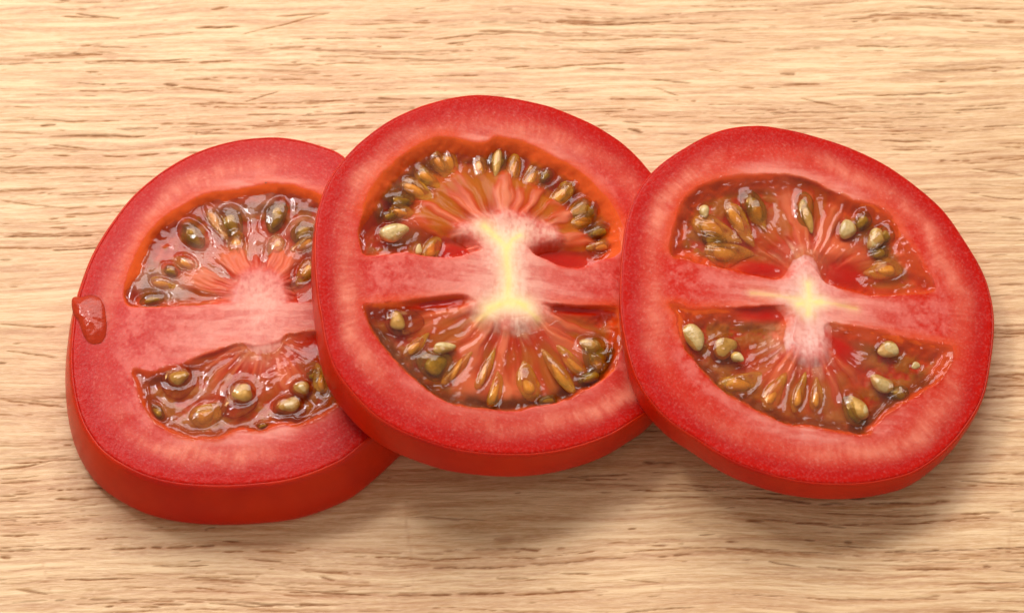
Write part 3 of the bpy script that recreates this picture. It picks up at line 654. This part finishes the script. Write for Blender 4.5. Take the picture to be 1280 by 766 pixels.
    for pi, (q, sd, rid, rid2, hr, n1, nb, corem, sp) in enumerate(gels):
        g = q['gel']
        zg = g + .4 * (nb - .5) + .22 * (n1 - .5) + .22 * (rid2 - .5) * sstep(2, 8, hr)
        zg = zg + (.25 + .8 * n1) * np.exp(-np.maximum(sd, 0) / .5)
        zg = zg + (.34 - .2 * (q['milk'] > .5)) * np.exp(-((sd - .6 - 1.8 * n1) / .24) ** 2) * sstep(.38, .5, nb)
        tint = np.tile(lin(254, 240, 222), (len(X), 1))
        tint = mixc(tint, lin(240, 214, 170), sstep(3.5, 1.2, sd) * .7)
        milk = np.clip(q['milk'] * sstep(.3, .7, nb * .5 + n1 * .5), 0, 1)
        zg = zg - 2.5 * sstep(.25, .8, corem)
        for e in q['dips']:
            e = np.array(e)
            c = e.mean(0); u = (e[1] - e[0]); L = np.hypot(*u); u = u / L; w = np.hypot(*(e[3] - e[2]))
            du, dv = (X - c[0]) * u[0] + (Y - c[1]) * u[1], -(X - c[0]) * u[1] + (Y - c[1]) * u[0]
            m = np.exp(-(np.abs(du / L * 2) ** 3 + np.abs(dv / w * 2) ** 2.5))
            zg = zg * (1 - m) - .48 * q['depth'] * m
            tint = mixc(tint, lin(244, 150, 120), m * .6)
        for kind, sx, sy, L, w, an in q['seeds']:
            du, dv = (X - sx) * math.cos(an) + (Y - sy) * math.sin(an), -(X - sx) * math.sin(an) + (Y - sy) * math.cos(an)
            qq = (du / (L * .5)) ** 2 + (dv / (w * .5)) ** 2
            bump = dict(olive=.55, ring=.45, amber=.30, pale=.25)[kind]
            zg = zg + bump * np.exp(-qq ** 1.5) - .22 * np.exp(-((np.sqrt(qq) - 1.35) / .25) ** 2)
            if kind in ('olive', 'ring'):
                tint = mixc(tint, lin(236, 216, 160), np.exp(-qq ** 2) * .5)
                milk = milk * (1 - .8 * np.exp(-qq ** 2))
            else:
                milk = milk * (1 - .5 * np.exp(-qq ** 2))
        use = (sd > -.35) & (zg > Z - .35)
        f = Fq[0]
        keep = use[f].all(1)
        f = f[keep]
        used = np.unique(f)
        remap = np.full(len(X), -1)
        remap[used] = np.arange(len(used))
        mesh_obj('gel', np.c_[X, Y, zg + t][used], remap[f], M_GEL, root, dict(tint=tint[used], milk=milk[used]))
        last = None
        hx, hy = q['hub']
        for si, (kind, sx, sy, L, w, an) in enumerate(q['seeds']):
            # point the narrow end at the core
            if math.cos(an) * (hx - sx) + math.sin(an) * (hy - sy) < 0:
                an += math.pi
            sid = idx * 1000 + pi * 100 + si
            if kind == 'olive':
                h = min(w * .8, 2.6)
                sac = ellipsoid('seed_sac', M_OLIVE, root, (sx, sy, t + g + .15 - h * .42), L, w, h, an, .18, sid)
                s = ellipsoid('seed', M_OSEED, sac, (0, 0, -.1), L * .62, w * .55, h * .5, 0, .3, sid + 50)
                s.location = (0, 0, -.15 * MM)
            elif kind == 'ring':
                h = 1.7
                sac = ellipsoid('seed_sac', M_RING, root, (sx, sy, t + g + .1 - h * .5), L, w, h, an, .1, sid)
                last.parent = sac
                Lw = Matrix.LocRotScale(last.location, last.rotation_euler, None)
                Sw = Matrix.LocRotScale(sac.location, sac.rotation_euler, None)
                last.matrix_basis = Sw.inverted() @ Lw
            elif kind == 'amber':
                kz = rs.uniform(.75, 1.15)
                L, w = L * kz, w * rs.uniform(.8, 1.1)
                h = min(w * .95, 2.2)
                dz = rs.uniform(-.45, .1)
                sac = ellipsoid('seed_sac', M_ASAC, root, (sx + .22 * L * math.cos(an), sy + .22 * L * math.sin(an), t + g + .12 + dz - h * .42), L * 1.9, w * 1.55, h, an, .42, sid, .14)
                s = ellipsoid('seed', M_AMBER, sac, (0, 0, 0), L * .85, w * .8, h * .6, 0, .28, sid + 50)
                s.location = (-.24 * L * MM, 0, -.16 * MM)
                s.rotation_euler = (rs.uniform(-.5, .5), rs.uniform(-.2, .2), rs.normal(0, .12))
            else:
                h = min(w * .62, 2.0)
                zc = t + g + (.40 if kind == 'pale' else -.10) - h * .42
                last = ellipsoid('seed', M_PALE if kind == 'pale' else M_AMBER, root, (sx, sy, zc), L, w, h, an, .28, sid)
    if 'drop' in d:
        P = spline(d['drop'], 5)
        c = P.mean(0)
        rr = np.linspace(0, 1, 12)[1:]
        n = len(P)
        V, Fd = [], []
        for j, f in enumerate(rr):
            q = c + (P - c) * f
            z = t - .10 + .75 * np.maximum(1 - f ** 3, 0) + .35 * (fbm(q[:, 0] * .8, q[:, 1] * .8, 3) - .5) * (1 - f ** 4)
            V.append(np.c_[q, z])
        V.append(np.c_[c + (P - c) * .98, np.full(n, t - .4)])
        V.append(np.array([[*c, t + .65]]))
        m = len(rr) + 1
        ig = np.arange(m * n).reshape(m, n)
        nx = np.roll(ig, -1, 1)
        Fd.append(np.stack([ig[:-1], ig[1:], nx[1:], nx[:-1]], -1).reshape(-1, 4))
        Fd.append(np.stack([np.full(n, m * n), ig[0], nx[0], nx[0]], -1))
        o = mesh_obj('gel_drop', np.concatenate(V), np.concatenate(Fd), M_DROP, root)
        o['label'] = 'orange drop of jelly on the left edge of the cut face'
    return root

LABELS = ['leftmost tomato slice lying flat with an orange jelly drop on its edge',
          'middle tomato slice with a yellow-veined white core, leaning on the left slice',
          'rightmost tomato slice with a small star-shaped white core, leaning on the middle slice']
for i, d in enumerate(DATA):
    build_slice(i, LABELS[i], d)
